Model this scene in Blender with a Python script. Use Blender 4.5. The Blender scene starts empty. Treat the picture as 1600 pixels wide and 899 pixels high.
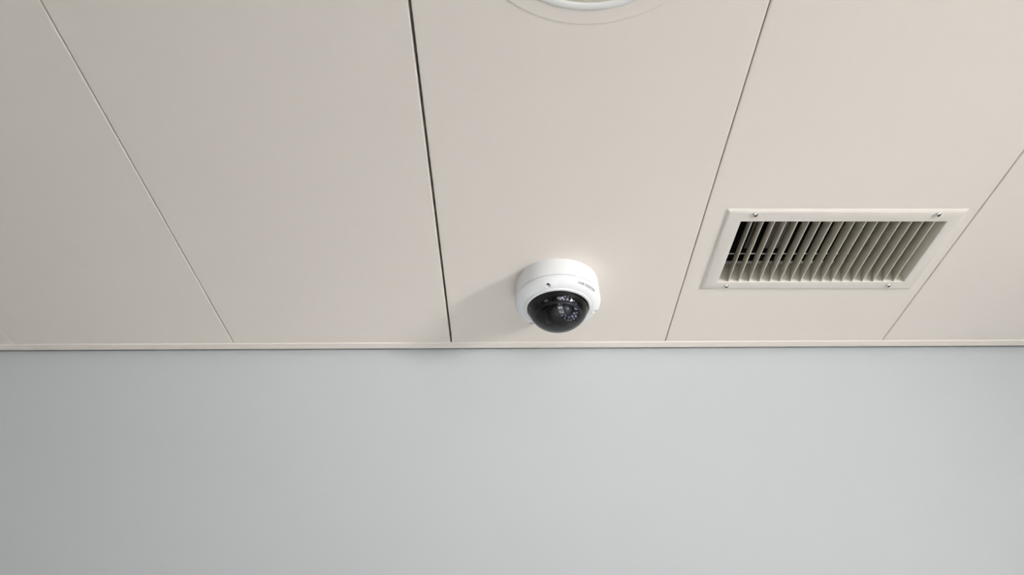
import bpy, bmesh, math, random
from mathutils import Vector, Matrix
random.seed(4)
S = bpy.context.scene
C = S.collection
PI = math.pi
H = 0.7346            # underside of the ceiling above the camera (the camera is the origin)
FLOOR = -1.72

# ---------------------------------------------------------------- camera
cam = bpy.data.cameras.new('camera')
cam.sensor_width = 36; cam.lens = 1155 / 1600 * 36
cam.clip_start = 0.01
co = bpy.data.objects.new('camera', cam); C.objects.link(co)
dX = Vector((0.99998587, 0.00426655, -0.00317129))
dY = Vector((0.0, -0.59654787, -0.8025775))
dZ = Vector((-0.00531606, 0.80256616, -0.59653944))
co.matrix_world = Matrix((dX, dY, dZ)).to_4x4()
S.camera = co

# ---------------------------------------------------------------- light and exposure
S.view_settings.view_transform = 'Standard'
S.view_settings.look = 'None'
S.view_settings.gamma = 1
S.view_settings.use_curve_mapping = False
S.view_settings.exposure = 0.0
w = bpy.data.worlds.new('world'); S.world = w; w.use_nodes = True
w.node_tree.nodes['Background'].inputs[0].default_value = (0.75, 0.87, 1.0, 1)
w.node_tree.nodes['Background'].inputs[1].default_value = 1.0

ROOM_L, ROOM_R, ROOM_B, WALL = -2.7, 2.60, -3.4, 1.186
WIN = dict(y0=-1.28, y1=-0.92, z0=-0.48, z1=0.14)        # daylight opening in the right wall
FILL2 = dict(x0=-0.50, x1=2.00, z0=-1.30, z1=0.35)       # wide unseen opening added behind the photographer for fill light
FILL3 = dict(y0=-2.90, y1=-1.55, z0=-1.20, z1=0.00)      # unseen opening added further back in the right wall for broad fill
FILL4 = dict(y0=-2.20, y1=-0.90, z0=-1.00, z1=0.10)      # unseen opening added in the left wall for fill light

def area(name, loc, direction, sx, sy, power, color):
    l = bpy.data.lights.new(name, 'AREA'); l.shape = 'RECTANGLE'
    l.size = sx; l.size_y = sy; l.energy = power; l.color = color
    o = bpy.data.objects.new(name, l); C.objects.link(o)
    o.location = loc
    o.rotation_euler = Vector(direction).to_track_quat('-Z', 'Y').to_euler()
    return o
def aimed(name, pos, target, sx, sy, power, spread, color=(1, 1, 1)):
    pos = Vector(pos)
    o = area(name, pos, Vector(target) - pos, sx, sy, power, color)
    o.data.spread = math.radians(spread)
    return o
# daylight through the right-hand window; the other four lamps are added fill
KEY_W, SIDE_W, REAR_W, BEAM_W, LEFT_W = 4.1, 1.3, 3.2, 37.0, 6.0
key = aimed('window_daylight', (ROOM_R - 0.06, (WIN['y0'] + WIN['y1']) / 2, (WIN['z0'] + WIN['z1']) / 2), (0.02, 1.17, 0.74),
            WIN['y1'] - WIN['y0'], WIN['z1'] - WIN['z0'], KEY_W, 40, (1.0, 0.985, 0.96))
aimed('side_fill', (ROOM_R - 0.10, -2.2, -0.60), (0.0, 1.15, 0.70), 1.3, 1.1, SIDE_W, 55)  # added broad fill from the right, no known source
rear = aimed('rear_fill', (0.75, ROOM_B + 0.10, -0.60), (0.2, 1.15, 0.75), 2.4, 1.2, REAR_W, 46)  # added soft fill from behind the photographer
aimed('floor_bounce_fill', (0.45, ROOM_B + 0.20, 0.15), (0.45, 0.3, FLOOR), 1.0, 0.5, BEAM_W, 25)  # added beam onto the unseen floor, to bounce light up at the ceiling
area('left_fill', (ROOM_L + 0.05, -1.55, -0.45), (1, 0, 0), 1.2, 1.0, LEFT_W, (1.0, 0.98, 0.95))  # added fill to lift the left side of the dome camera

# ---------------------------------------------------------------- materials
def mat(name, col, rough=0.5, metal=0.0, spec=0.5, noise=0.0, nscale=30.0, bump=0.0, bscale=300.0, coat=0.0):
    m = bpy.data.materials.new(name); m.use_nodes = True
    nt = m.node_tree; b = nt.nodes['Principled BSDF']
    b.inputs['Base Color'].default_value = (*col, 1)
    b.inputs['Roughness'].default_value = rough
    b.inputs['Metallic'].default_value = metal
    b.inputs['Specular IOR Level'].default_value = spec
    b.inputs['Coat Weight'].default_value = coat
    tc = nt.nodes.new('ShaderNodeTexCoord')
    if noise:
        n = nt.nodes.new('ShaderNodeTexNoise'); n.inputs['Scale'].default_value = nscale; n.inputs['Detail'].default_value = 3
        nt.links.new(tc.outputs['Object'], n.inputs['Vector'])
        mr = nt.nodes.new('ShaderNodeMapRange')
        mr.inputs['To Min'].default_value = 1 - noise; mr.inputs['To Max'].default_value = 1 + noise
        nt.links.new(n.outputs['Fac'], mr.inputs['Value'])
        mx = nt.nodes.new('ShaderNodeVectorMath'); mx.operation = 'SCALE'
        mx.inputs[0].default_value = col
        nt.links.new(mr.outputs[0], mx.inputs['Scale'])
        nt.links.new(mx.outputs[0], b.inputs['Base Color'])
    if bump:
        n2 = nt.nodes.new('ShaderNodeTexNoise'); n2.inputs['Scale'].default_value = bscale
        nt.links.new(tc.outputs['Object'], n2.inputs['Vector'])
        bp = nt.nodes.new('ShaderNodeBump'); bp.inputs['Strength'].default_value = bump; bp.inputs['Distance'].default_value = 0.001
        nt.links.new(n2.outputs['Fac'], bp.inputs['Height'])
        nt.links.new(bp.outputs[0], b.inputs['Normal'])
    return m

M = {
    'panel': mat('cream_coated_steel', (0.77, 0.712, 0.655), 0.42, spec=0.45, noise=0.012, nscale=2.5, bump=0.03, bscale=500),
    'trim': mat('cream_trim', (0.78, 0.72, 0.665), 0.38, spec=0.5),
    'wall': mat('cool_grey_paint', (0.53, 0.552, 0.567), 0.62, spec=0.35, noise=0.012, nscale=1.5, bump=0.05, bscale=350),
    'room': mat('room_paint', (0.74, 0.72, 0.70), 0.7, noise=0.01),
    'floor': mat('grey_flooring', (0.58, 0.57, 0.55), 0.5, noise=0.05, nscale=6),
    'dark': mat('dark_plenum', (0.012, 0.010, 0.008), 0.9, noise=0.1),
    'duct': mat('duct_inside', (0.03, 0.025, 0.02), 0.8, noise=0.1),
    'vent': mat('vent_paint', (0.70, 0.655, 0.605), 0.4, spec=0.5, noise=0.01),
    'blade': mat('blade_paint', (0.72, 0.68, 0.60), 0.45, spec=0.4, noise=0.02),
    'damper': mat('damper_metal', (0.20, 0.18, 0.16), 0.5, metal=0.4, noise=0.1),
    'chrome': mat('screw_steel', (0.72, 0.70, 0.67), 0.22, metal=1.0, noise=0.05),
    'recess': mat('screw_recess', (0.03, 0.03, 0.03), 0.6, noise=0.05),
    'white': mat('camera_white', (0.79, 0.80, 0.81), 0.38, spec=0.5, noise=0.006, nscale=60),
    'ink': mat('dark_ink', (0.035, 0.035, 0.04), 0.5, noise=0.05),
    'black': mat('black_plastic', (0.012, 0.011, 0.011), 0.35, noise=0.1),
    'brown': mat('brown_black_plastic', (0.03, 0.022, 0.017), 0.4, noise=0.1),
    'gasket': mat('black_gasket', (0.01, 0.01, 0.01), 0.6, noise=0.1),
    'board': mat('led_board', (0.03, 0.04, 0.11), 0.3, noise=0.2),
    'led': mat('led_lens', (0.88, 0.93, 1.0), 0.12, spec=0.9, noise=0.03),
    'barrel': mat('lens_barrel', (0.10, 0.11, 0.12), 0.25, metal=0.6, noise=0.05),
    'swivel': mat('grey_swivel_plastic', (0.08, 0.08, 0.09), 0.25, noise=0.05),
    'rod': mat('white_rod', (0.88, 0.86, 0.82), 0.35, noise=0.02),
    'glass_front': mat('lens_glass', (0.05, 0.07, 0.09), 0.05, spec=1.0, coat=1.0, noise=0.05),
    'silver': mat('silver_reflector', (0.75, 0.80, 0.85), 0.15, metal=1.0, noise=0.05),
    'diffuser': mat('opal_diffuser', (0.78, 0.74, 0.62), 0.4, noise=0.01),
    'rim': mat('light_rim', (0.74, 0.735, 0.72), 0.45, noise=0.01),
    'frame': mat('window_frame_paint', (0.75, 0.75, 0.74), 0.4, noise=0.01),
}
def glassy(name, tint, ior=1.5, rough=0.02):
    m = bpy.data.materials.new(name); m.use_nodes = True
    nt = m.node_tree; nt.nodes.clear()
    out = nt.nodes.new('ShaderNodeOutputMaterial')
    tr = nt.nodes.new('ShaderNodeBsdfTransparent'); tr.inputs[0].default_value = (*tint, 1)
    gl = nt.nodes.new('ShaderNodeBsdfGlossy'); gl.inputs['Roughness'].default_value = rough
    fr = nt.nodes.new('ShaderNodeFresnel'); fr.inputs['IOR'].default_value = ior
    mx = nt.nodes.new('ShaderNodeMixShader')
    nt.links.new(fr.outputs[0], mx.inputs[0]); nt.links.new(tr.outputs[0], mx.inputs[1]); nt.links.new(gl.outputs[0], mx.inputs[2])
    nt.links.new(mx.outputs[0], out.inputs[0])
    return m
M['dome'] = glassy('smoked_dome', (0.68, 0.66, 0.67), 1.5, 0.015)
M['pane'] = glassy('window_pane', (0.95, 0.97, 0.97), 1.45, 0.0)

# ---------------------------------------------------------------- helpers
def finish(bm, name, m, parent=None, smooth=None):
    bmesh.ops.recalc_face_normals(bm, faces=bm.faces)
    me = bpy.data.meshes.new(name); bm.to_mesh(me); bm.free()
    me.materials.append(m if not isinstance(m, str) else M[m])
    if smooth is not None:
        me.polygons.foreach_set('use_smooth', [True] * len(me.polygons))
        me.set_sharp_from_angle(angle=math.radians(smooth))
    o = bpy.data.objects.new(name, me); C.objects.link(o)
    if parent: o.parent = parent
    return o
def empty(name, loc, label, cat, rz=0.0, group=None):
    o = bpy.data.objects.new(name, None); C.objects.link(o)
    o.location = loc; o.rotation_euler.z = rz; o.empty_display_size = 0.05
    o['label'] = label; o['category'] = cat
    if group: o['group'] = group
    return o
def struct(o):
    o['kind'] = 'structure'; return o
def box(bm, x0, x1, y0, y1, z0, z1, bev=0.0, seg=2):
    vs = [bm.verts.new((x, y, z)) for z in (z0, z1) for y in (y0, y1) for x in (x0, x1)]
    fs = [bm.faces.new([vs[i] for i in q]) for q in ((0, 2, 3, 1), (4, 5, 7, 6), (0, 1, 5, 4), (2, 6, 7, 3), (0, 4, 6, 2), (1, 3, 7, 5))]
    if bev:
        es = list({e for f in fs for e in f.edges})
        bmesh.ops.bevel(bm, geom=es, offset=bev, segments=seg, affect='EDGES', profile=0.5)
def lathe(bm, prof, n=96, closed=False, cap_start=False, cap_end=False, mod=None):
    rings = []
    for r, d in prof:
        ring = []
        for k in range(n):
            t = 2 * PI * k / n
            rr, dd = mod(r, d, t) if mod else (r, d)
            ring.append(bm.verts.new((rr * math.cos(t), rr * math.sin(t), -dd)))
        rings.append(ring)
    m = len(rings)
    for i in range(m if closed else m - 1):
        a, b = rings[i], rings[(i + 1) % m]
        for k in range(n):
            bm.faces.new((a[k], a[(k + 1) % n], b[(k + 1) % n], b[k]))
    if cap_start: bm.faces.new(rings[0])
    if cap_end: bm.faces.new(list(reversed(rings[-1])))
    return rings
def loops(bm, rects):
    """join successive rectangular loops given as (x0,x1,y0,y1,z)"""
    R = [[bm.verts.new(p) for p in ((x0, y0, z), (x1, y0, z), (x1, y1, z), (x0, y1, z))] for x0, x1, y0, y1, z in rects]
    for a, b in zip(R, R[1:]):
        for k in range(4): bm.faces.new((a[k], a[(k + 1) % 4], b[(k + 1) % 4], b[k]))
    return R

# ================================================================ THE SETTING
TOP = H + 0.16
def slab(name, m, *a):
    bm = bmesh.new(); box(bm, *a); return struct(finish(bm, name, m))
slab('floor', 'floor', ROOM_L, ROOM_R, ROOM_B, WALL, FLOOR - 0.1, FLOOR)
slab('wall_back', 'wall', ROOM_L, ROOM_R, WALL, WALL + 0.12, FLOOR, TOP)
def wall_with_hole(name, along, a0, a1, fixed0, fixed1, b0, b1, z0, z1):
    bm = bmesh.new()
    for p0, p1, q0, q1 in ((a0, b0, FLOOR, TOP), (b1, a1, FLOOR, TOP), (b0, b1, FLOOR, z0), (b0, b1, z1, TOP)):
        if along == 'y': box(bm, fixed0, fixed1, p0, p1, q0, q1)
        else: box(bm, p0, p1, fixed0, fixed1, q0, q1)
    return struct(finish(bm, name, 'room'))
bm = bmesh.new()
for p0, p1, q0, q1 in ((ROOM_B, FILL3['y0'], FLOOR, TOP), (FILL3['y1'], WIN['y0'], FLOOR, TOP), (WIN['y1'], WALL, FLOOR, TOP),
                       (FILL3['y0'], FILL3['y1'], FLOOR, FILL3['z0']), (FILL3['y0'], FILL3['y1'], FILL3['z1'], TOP),
                       (WIN['y0'], WIN['y1'], FLOOR, WIN['z0']), (WIN['y0'], WIN['y1'], WIN['z1'], TOP)):
    box(bm, ROOM_R, ROOM_R + 0.12, p0, p1, q0, q1)
struct(finish(bm, 'wall_right', 'room'))
wall_with_hole('wall_left', 'y', ROOM_B, WALL, ROOM_L - 0.12, ROOM_L, FILL4['y0'], FILL4['y1'], FILL4['z0'], FILL4['z1'])
wall_with_hole('wall_front', 'x', ROOM_L, ROOM_R, ROOM_B - 0.12, ROOM_B, FILL2['x0'], FILL2['x1'], FILL2['z0'], FILL2['z1'])
def window(name, along, fix, a0, a1, z0, z1):
    bm = bmesh.new(); t = 0.04
    for p0, p1, q0, q1 in ((a0, a1, z0, z0 + t), (a0, a1, z1 - t, z1), (a0, a0 + t, z0 + t, z1 - t), (a1 - t, a1, z0 + t, z1 - t)):
        if along == 'y': box(bm, fix - 0.02, fix + 0.02, p0, p1, q0, q1, 0.003)
        else: box(bm, p0, p1, fix - 0.02, fix + 0.02, q0, q1, 0.003)
    f = struct(finish(bm, name, 'frame'))
    bm = bmesh.new()
    if along == 'y': box(bm, fix - 0.003, fix + 0.003, a0 + t, a1 - t, z0 + t, z1 - t)
    else: box(bm, a0 + t, a1 - t, fix - 0.003, fix + 0.003, z0 + t, z1 - t)
    finish(bm, 'pane', 'pane', f)
window('window_1', 'y', ROOM_R + 0.07, WIN['y0'], WIN['y1'], WIN['z0'], WIN['z1'])
window('fill_window_2', 'x', ROOM_B - 0.07, FILL2['x0'], FILL2['x1'], FILL2['z0'], FILL2['z1'])  # unseen, added around the rear fill lamps
window('fill_window_3', 'y', ROOM_R + 0.07, FILL3['y0'], FILL3['y1'], FILL3['z0'], FILL3['z1'])  # unseen, added around the broad side fill
window('fill_window_4', 'y', ROOM_L - 0.07, FILL4['y0'], FILL4['y1'], FILL4['z0'], FILL4['z1'])  # unseen, added around the left fill

# ceiling: a dark slab over long folded steel panels, each a piece of its own
ceiling = slab('ceiling', 'dark', ROOM_L - 0.12, ROOM_R + 0.12, ROOM_B - 0.12, WALL + 0.12, TOP, TOP + 0.1)
TRIM_Y = 1.157
VENT = (0.4970, 0.8978); VROT = 0.0062
OPW, OPD = 0.3070, 0.1491
joints = [(-0.9152, 0.0005), (-0.5106, 0.0011), (-0.1085, 0.0031), (0.2875, 0.0012), (0.6900, 0.0011)]
edges = [(-2.52, 0.001), (-2.12, 0.001), (-1.717, 0.001), (-1.315, 0.001)] + joints + [(1.092, 0.001), (1.494, 0.001), (1.896, 0.001), (2.298, 0.001)]
xs = [(ROOM_L, 0.0)] + edges + [(ROOM_R, 0.0)]
def ceiling_panel(x0, x1, y0, y1, hole=None):
    bm = bmesh.new(); b = 0.0018; up = 0.028
    R = [(x0, x1, y0, y1, H + up)]
    for k in range(5):
        a = PI / 2 * k / 4
        i = b * (1 - math.cos(a)); z = H + b * (1 - math.sin(a))
        R.append((x0 + i, x1 - i, y0 + i * 0.3, y1 - i * 0.3, z))
    r = loops(bm, R)[-1]
    if not hole:
        bm.faces.new(r)
    else:
        hx0, hx1, hy0, hy1 = hole
        q = [bm.verts.new(p) for p in ((hx0, hy0, H), (hx1, hy0, H), (hx1, hy1, H), (hx0, hy1, H))]
        q2 = [bm.verts.new((v.co.x, v.co.y, H + 0.001)) for v in q]
        for k in range(4):
            bm.faces.new((r[k], r[(k + 1) % 4], q[(k + 1) % 4], q[k]))
            bm.faces.new((q[k], q[(k + 1) % 4], q2[(k + 1) % 4], q2[k]))
    return finish(bm, 'ceiling_panel', 'panel', ceiling)
YJ = -1.35                      # end joint of the panels, behind the photographer
for (a, ga), (b_, gb) in zip(xs, xs[1:]):
    hole = None
    if a < VENT[0] < b_: hole = (VENT[0] - 0.160, VENT[0] + 0.160, VENT[1] - 0.081, VENT[1] + 0.081)
    ceiling_panel(a + ga / 2, b_ - gb / 2, YJ + 0.001, TRIM_Y + 0.004, hole)
    ceiling_panel(a + ga / 2, b_ - gb / 2, ROOM_B, YJ - 0.001)

# edge trim: a shallow angle along the wall with a shadow gap behind it
bm = bmesh.new()
prof = [(TRIM_Y + 0.0030, H + 0.004), (TRIM_Y, H + 0.0006), (TRIM_Y + 0.0002, H - 0.0008), (TRIM_Y + 0.0012, H - 0.0016), (TRIM_Y + 0.0026, H - 0.0019),
        (TRIM_Y + 0.0082, H - 0.0019), (TRIM_Y + 0.0088, H - 0.0016), (TRIM_Y + 0.0094, H - 0.0019),
        (1.1742, H - 0.0021), (1.1752, H - 0.0016), (1.1757, H - 0.0006), (1.1757, H + 0.022), (TRIM_Y + 0.006, H + 0.022), (TRIM_Y + 0.006, H + 0.004)]
A = [bm.verts.new((ROOM_L, y, z)) for y, z in prof]; B = [bm.verts.new((ROOM_R, y, z)) for y, z in prof]
n = len(prof)
for k in range(n): bm.faces.new((A[k], A[(k + 1) % n], B[(k + 1) % n], B[k]))
bm.faces.new(A); bm.faces.new(B)
struct(finish(bm, 'trim_1', 'trim', smooth=25))

# ================================================================ AIR VENT
vent = empty('air_vent', (VENT[0], VENT[1], H), 'rectangular cream metal air vent with upright slats and four small screws in the ceiling', 'vent', VROT)
ow, od = OPW / 2, OPD / 2
bm = bmesh.new()
L, Rr, Nn, F = -0.1785, 0.1752, -0.0990, 0.0968     # outer edge of the flange
def rc(i, z): return (L + i, Rr - i, Nn + i, F - i, z)
loops(bm, [rc(0, 0.0), rc(0, -0.0008), rc(0.0006, -0.0014), rc(0.0050, -0.0034), rc(0.0058, -0.0036),
           (-ow - 0.0012, ow + 0.0012, -od - 0.0012, od + 0.0012, -0.0036), (-ow - 0.0004, ow + 0.0004, -od - 0.0004, od + 0.0004, -0.0033), (-ow, ow, -od, od, -0.0024),
           (-ow, ow, -od, od, 0.0)])
finish(bm, 'frame', 'vent', vent, smooth=25)
bm = bmesh.new()
loops(bm, [(-ow, ow, -od, od, 0.0), (-ow, ow, -od, od, 0.0365), (-ow - 0.001, ow + 0.001, -od - 0.001, od + 0.001, 0.0365), (-ow - 0.001, ow + 0.001, -od - 0.001, od + 0.001, 0.0)])
finish(bm, 'collar', 'blade', vent)
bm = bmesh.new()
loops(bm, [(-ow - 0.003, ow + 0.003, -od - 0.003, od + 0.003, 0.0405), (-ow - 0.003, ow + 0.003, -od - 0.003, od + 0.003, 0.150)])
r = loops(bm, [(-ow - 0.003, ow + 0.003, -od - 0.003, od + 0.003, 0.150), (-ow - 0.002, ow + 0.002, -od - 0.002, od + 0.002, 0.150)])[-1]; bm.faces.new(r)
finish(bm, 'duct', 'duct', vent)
# slats
PITCH = OPW / 18
def blade_mesh():
    bm = bmesh.new()
    t = 0.0007
    q = 0.0095                      # each slat leans to the right towards its back edge
    pr = [(-t, -0.0018), (-t * 0.4, -0.0026), (t * 0.4, -0.0026), (t, -0.0018), (t * 0.9 + q * .45, 0.015), (t * 0.6 + q, 0.0315), (-t * 0.6 + q, 0.0315), (-t * 0.9 + q * .45, 0.015)]
    e = od + 0.0003
    A = [bm.verts.new((x, -e, z)) for x, z in pr]; B = [bm.verts.new((x, e, z)) for x, z in pr]
    for k in range(8): bm.faces.new((A[k], A[(k + 1) % 8], B[(k + 1) % 8], B[k]))
    bm.faces.new(A); bm.faces.new(B)
    return bm
b0 = finish(blade_mesh(), 'slat', 'blade', vent, smooth=30)
for k in range(1, 18):
    o = b0 if k == 1 else b0.copy()
    if k > 1: C.objects.link(o); o.parent = vent
    o.location = (-ow + PITCH * k, 0, 0)
# rod and control bar across behind the slats
bm = bmesh.new(); box(bm, -ow + 0.0005, ow - 0.0005, 0.0585, 0.0605, 0.0440, 0.0460, 0.0005)
finish(bm, 'rod', 'rod', vent)
bm = bmesh.new(); box(bm, -ow, ow, od - 0.0022, od + 0.0005, 0.0366, 0.0400, 0.0004)
finish(bm, 'rail', 'rod', vent)
bm = bmesh.new(); box(bm, -ow, ow, -0.0725, -0.0705, 0.046, 0.058, 0.0005); finish(bm, 'rear_bar', 'damper', vent)
d0 = None
for k, (x, wd) in enumerate(((-0.1400, 0.0085), (-0.1060, 0.0035), (-0.1010, 0.0020), (-0.0720, 0.0075), (-0.0550, 0.0075), (0.0300, 0.0060))):
    bm = bmesh.new(); box(bm, x, x + wd, -od, 0.052, 0.050, 0.052)
    finish(bm, 'damper_blade', 'damper', vent)
# screws
def screw_mesh(r):
    bm = bmesh.new()
    lathe(bm, [(r, 0.0), (r, r * 0.20), (r * 0.9, r * 0.42), (r * 0.68, r * 0.60), (r * 0.42, r * 0.66), (r * 0.36, r * 0.30)], 20, cap_end=True)
    return bm
s0 = r0 = None
rv = Matrix.Rotation(-VROT, 2)
for x, y in ((0.3627, 0.8112), (0.6336, 0.8121), (0.3606, 0.9873), (0.6315, 0.9874)):
    p = rv @ Vector((x * 0.9945 - VENT[0], y * 0.9945 - VENT[1]))
    if s0 is None:
        s0 = finish(screw_mesh(0.0044), 'screw', 'chrome', vent, smooth=40); s = s0
        bm = bmesh.new(); rr = 0.0044
        for a in (0, PI / 2):
            ca, sa = math.cos(a + 0.5), math.sin(a + 0.5)
            q = [bm.verts.new((ca * u - sa * v, sa * u + ca * v, -rr * 0.675)) for u, v in ((-rr * .55, -rr * .11), (rr * .55, -rr * .11), (rr * .55, rr * .11), (-rr * .55, rr * .11))]
            q2 = [bm.verts.new((v.co.x, v.co.y, -rr * 0.4)) for v in q]
            bm.faces.new(q)
            for k in range(4): bm.faces.new((q[k], q[(k + 1) % 4], q2[(k + 1) % 4], q2[k]))
        r0 = finish(bm, 'cross_recess', 'recess', s0)
    else:
        s = s0.copy(); C.objects.link(s); s.parent = vent
        r_ = r0.copy(); C.objects.link(r_); r_.parent = s
    s.location = (p.x, p.y, -0.0034)
    s.rotation_euler.z = random.uniform(0, 3)

# ================================================================ ROUND CEILING LIGHT (mostly above the frame)
lamp = empty('ceiling_light', (0.088, 0.347, H), 'round flush ceiling light with cream diffuser and white rim, cut by the upper picture edge', 'light')
bm = bmesh.new(); lathe(bm, [(0.1438, 0.0), (0.1440, 0.0006), (0.1434, 0.0010), (0.1262, 0.0012), (0.1262, 0.0)], 128); finish(bm, 'flange', 'panel', lamp, smooth=20)
bm = bmesh.new()
lathe(bm, [(0.1262, 0.0008)] + [(0.1216 + 0.0046 * math.cos(a), 0.0010 + 0.0020 * math.sin(a)) for a in [PI * k / 10 for k in range(0, 11)]] + [(0.1168, -0.004)], 128)
finish(bm, 'rim', 'rim', lamp, smooth=60)
bm = bmesh.new()
lathe(bm, [(0.1166, -0.0005), (0.1160, 0.0010), (0.112, 0.0018), (0.08, 0.0030), (0.04, 0.0038), (0.004, 0.0040)], 96, cap_end=True)
finish(bm, 'diffuser', 'diffuser', lamp, smooth=60)

# ================================================================ DOME CAMERA
CX, CY = 0.0780, 0.9786
dc = empty('dome_camera', (CX, CY, H), 'white round security dome camera with smoked bubble mounted on the ceiling panel', 'camera')
bm = bmesh.new()
lathe(bm, [(0.0672, 0.0), (0.0676, 0.0010), (0.0690, 0.0316), (0.0688, 0.0323), (0.0682, 0.0326), (0.0664, 0.0327), (0.060, 0.0327), (0.060, 0.0)], 128, closed=True)
finish(bm, 'mounting_base', 'white', dc, smooth=30)
# lower shell
SA = [math.radians(a) for a in (-107, 11, 133)]
OUT = [(0.0664, 0.0337), (0.0689, 0.0338), (0.0697, 0.0346), (0.0696, 0.0372), (0.0687, 0.0400), (0.0668, 0.0428), (0.0640, 0.0453), (0.0606, 0.0474), (0.0575, 0.0488), (0.0558, 0.0493)]
LIP = [(0.0552, 0.0488), (0.0547, 0.0489), (0.0543, 0.0508), (0.0536, 0.0515), (0.0508, 0.0516), (0.0500, 0.0512), (0.0494, 0.0500), (0.0491, 0.0440), (0.0600, 0.0420), (0.0600, 0.0338)]
def boss(r, d, t):
    if not (0.0556 < r < 0.0699 and d > 0.0343) : return r, d
    wv = 0
    for a in SA:
        x = (t - a + PI) % (2 * PI) - PI
        wv += math.exp(-(x / 0.17) ** 4)
    s = math.sin(PI * min(1, max(0, (0.0712 - r) / (0.0712 - 0.0556)))) ** 0.8
    return r, d + 0.0016 * wv * s * (1 if d > 0.0372 else 0.4)
bm = bmesh.new(); lathe(bm, OUT + LIP, 180, closed=True, mod=boss)
shell = finish(bm, 'lower_shell', 'white', dc)
bm = bmesh.new()
for a in SA:
    x, y = 0.0618 * math.cos(a), 0.0618 * math.sin(a)
    r = bmesh.ops.create_cone(bm, cap_ends=True, segments=24, radius1=0.0044, radius2=0.0034, depth=0.02, matrix=Matrix.Translation((x, y, -0.0512)))
cut = finish(bm, 'cutter', 'white')
cut.parent = dc
md = shell.modifiers.new('b', 'BOOLEAN'); md.object = cut; md.operation = 'DIFFERENCE'; md.solver = 'EXACT'
bpy.context.view_layer.update()
dg = bpy.context.evaluated_depsgraph_get()
me = bpy.data.meshes.new_from_object(shell.evaluated_get(dg))
shell.modifiers.clear(); shell.data = me
bpy.data.objects.remove(cut)
me.polygons.foreach_set('use_smooth', [True] * len(me.polygons)); me.set_sharp_from_angle(angle=math.radians(28))
h0 = None
for a in SA:
    if h0 is None:
        bm = bmesh.new()
        lathe(bm, [(0.0028, 0.0), (0.0028, 0.0022), (0.0025, 0.0026), (0.0013, 0.0026), (0.0012, 0.0010)], 18, cap_end=True)
        h0 = finish(bm, 'screw', 'damper', dc, smooth=40); s = h0
    else:
        s = h0.copy(); C.objects.link(s); s.parent = dc
    s.location = (0.0618 * math.cos(a), 0.0618 * math.sin(a), -0.0411)
# tiny moulded mark on the seam
bm = bmesh.new(); a = math.radians(-67)
box(bm, -0.0016, 0.0016, -0.0004, 0.0004, -0.0006, 0.0006, 0.0002)
o = finish(bm, 'seam_tab', 'white', dc); o.location = (0.0690 * math.cos(a), 0.0690 * math.sin(a), -0.0335); o.rotation_euler.z = a + PI / 2
# lettering following the sloped shell
cu = bpy.data.curves.new('t', 'FONT'); cu.body = 'HIKVISION'; cu.size = 1.0; cu.shear = 0.28; cu.offset = 0.012; cu.space_character = 1.04
to = bpy.data.objects.new('t', cu); C.objects.link(to); bpy.context.view_layer.update()
tm = bpy.data.meshes.new_from_object(to.evaluated_get(bpy.context.evaluated_depsgraph_get()))
bpy.data.objects.remove(to)
bm = bmesh.new(); bm.from_mesh(tm); bpy.data.meshes.remove(tm)
bmesh.ops.subdivide_edges(bm, edges=[e for e in bm.edges if e.calc_length() > 0.3], cuts=2)
x0 = min(v.co.x for v in bm.verts); x1 = max(v.co.x for v in bm.verts); y1 = max(v.co.y for v in bm.verts)
P = OUT[2:9]; acc = [0]
for p, q in zip(P, P[1:]): acc.append(acc[-1] + math.dist(p, q))
def along(s):
    for i in range(len(P) - 1):
        if s <= acc[i + 1] or i == len(P) - 2:
            u = (s - acc[i]) / (acc[i + 1] - acc[i]); p, q = P[i], P[i + 1]
            tx, ty = (q[0] - p[0]) / (acc[i + 1] - acc[i]), (q[1] - p[1]) / (acc[i + 1] - acc[i])
            return p[0] + u * (q[0] - p[0]) + ty * 0.00016, p[1] + u * (q[1] - p[1]) - tx * 0.00016
TA0, TA1 = math.radians(-65), math.radians(-33)
TOPS, TH = 0.0061, 0.0043
for v in bm.verts:
    u = (v.co.x - x0) / (x1 - x0); s = TOPS + TH * (1 - v.co.y / y1)
    rr, dd = along(s); t = TA0 + (TA1 - TA0) * u
    v.co = Vector((rr * math.cos(t), rr * math.sin(t), -dd))
o = finish(bm, 'lettering', 'ink', dc)
o['label'] = 'small dark grey slanted brand lettering'
# gasket line and smoked bubble
bm = bmesh.new(); lathe(bm, [(0.0491, 0.0478), (0.0491, 0.0497), (0.0484, 0.0497), (0.0484, 0.0478)], 128, closed=True); finish(bm, 'gasket', 'gasket', dc, smooth=30)
RD, HD, DD = 0.0483, 0.0373, 0.0485
bm = bmesh.new()
pr = [(RD, 0.0392), (RD, DD)] + [(RD * math.cos(a), DD + HD * math.sin(a)) for a in [PI / 2 * k / 28 for k in range(1, 28)]] + [(0.0004, DD + HD)]
lathe(bm, pr, 128, cap_end=True); finish(bm, 'bubble', 'dome', dc, smooth=60)
# inside of the bubble
bm = bmesh.new(); lathe(bm, [(0.0479, 0.0388), (0.0476, 0.0398), (0.030, 0.0402), (0.001, 0.0402)], 64, cap_end=True)
finish(bm, 'inner_plate', 'black', dc, smooth=40)
bm = bmesh.new()
lathe(bm, [(0.0362 + 0.0020 * math.cos(a), 0.0625 + 0.0034 * math.sin(a)) for a in [2 * PI * k / 12 for k in range(12)]], 72, closed=True)
finish(bm, 'swivel_ring', 'swivel', dc, smooth=60)
for sgn in (-1, 1):
    bm = bmesh.new()
    box(bm, sgn * 0.0300 - 0.0016, sgn * 0.0300 + 0.0016, -0.010, 0.010, -0.066, -0.0485, 0.0008)
    o = finish(bm, 'bracket', 'brown', dc); o.rotation_euler.z = math.radians(48)
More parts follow.
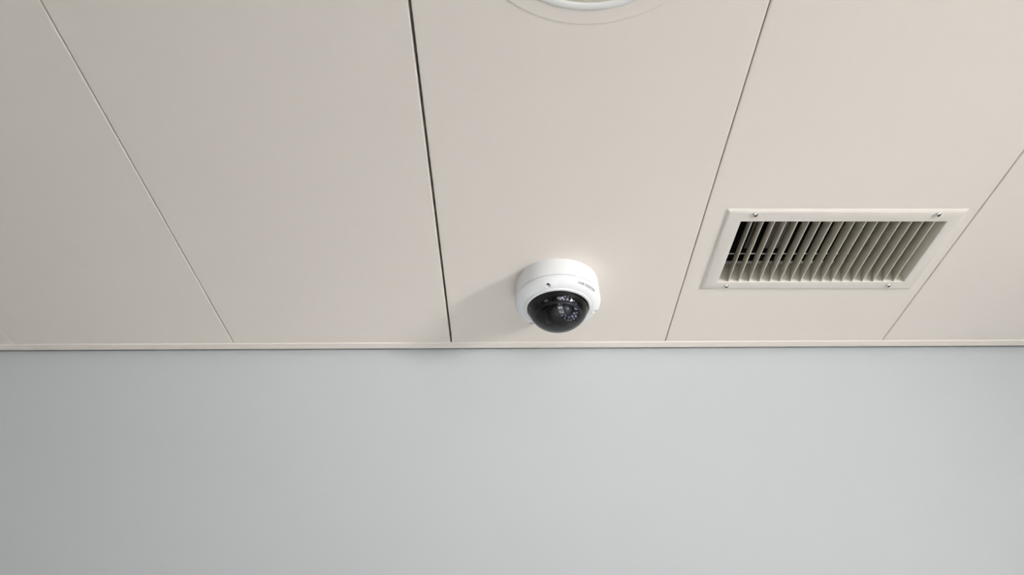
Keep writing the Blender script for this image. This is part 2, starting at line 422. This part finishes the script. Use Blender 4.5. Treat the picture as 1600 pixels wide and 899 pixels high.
# small chassis screws
q0 = None
for x, y, d in ((-0.026, -0.021, 0.0505), (-0.018, -0.030, 0.0505), (-0.0305, 0.004, 0.062), (-0.021, -0.002, 0.0625), (-0.004, 0.030, 0.0645), (-0.033, -0.006, 0.0605)):
    if q0 is None:
        bm = bmesh.new(); lathe(bm, [(0.0010, 0.0), (0.0010, 0.0006), (0.0006, 0.0010)], 12, cap_end=True); q0 = finish(bm, 'chassis_screw', 'chrome', dc); q = q0
    else: q = q0.copy(); C.objects.link(q); q.parent = dc
    q.location = (x, y, -d)
# camera module: a ball whose face carries two rings of small lamps around the lens
Fd = Vector((0.62, -0.72, -0.27)).normalized()
rot = Fd.to_track_quat('-Z', 'Y')
bm = bmesh.new(); bc = Vector((0.0035, -0.002, -0.0550))
lathe(bm, [(0.0005, -0.0255)] + [(0.0255 * math.cos(a), 0.0255 * math.sin(a)) for a in [-PI / 2 + PI * k / 24 for k in range(2, 15)]] + [(0.0232, 0.0160), (0.0232, 0.0176), (0.0222, 0.0184), (0.0218, 0.0172)], 64, cap_start=True, cap_end=True)
mod_ = finish(bm, 'camera_module', 'black', dc, smooth=40)
mod_.location = bc; mod_.rotation_mode = 'QUATERNION'; mod_.rotation_quaternion = rot
bm = bmesh.new(); lathe(bm, [(0.0218, 0.0170), (0.0217, 0.0176), (0.0108, 0.0176), (0.0106, 0.0170)], 64); finish(bm, 'lamp_board', 'board', mod_, smooth=30)
bm = bmesh.new(); lathe(bm, [(0.0106, 0.0165), (0.0106, 0.0215), (0.0098, 0.0224), (0.0084, 0.0224), (0.0078, 0.0205)], 48); finish(bm, 'lens_barrel', 'barrel', mod_, smooth=40)
bm = bmesh.new(); lathe(bm, [(0.0080 * math.cos(a), 0.0200 + 0.0034 * math.sin(a)) for a in [PI / 2 * k / 8 for k in range(8)]] + [(0.0002, 0.0234)], 40, cap_end=True); finish(bm, 'lens', 'glass_front', mod_, smooth=60)
l0 = None
for rad, cnt, off in ((0.0195, 18, 0.0), (0.0148, 12, 0.2)):
    for k in range(cnt):
        if l0 is None:
            bm = bmesh.new(); lathe(bm, [(0.0018, 0.0)] + [(0.0018 * math.cos(a), 0.0006 + 0.0012 * math.sin(a)) for a in [PI / 2 * j / 5 for j in range(5)]] + [(0.0001, 0.0018)], 14, cap_end=True)
            l0 = finish(bm, 'led', 'led', mod_, smooth=60); l_ = l0
        else: l_ = l0.copy(); C.objects.link(l_); l_.parent = mod_
        a = 2 * PI * k / cnt + off
        l_.location = (rad * math.cos(a), rad * math.sin(a), -0.0176)
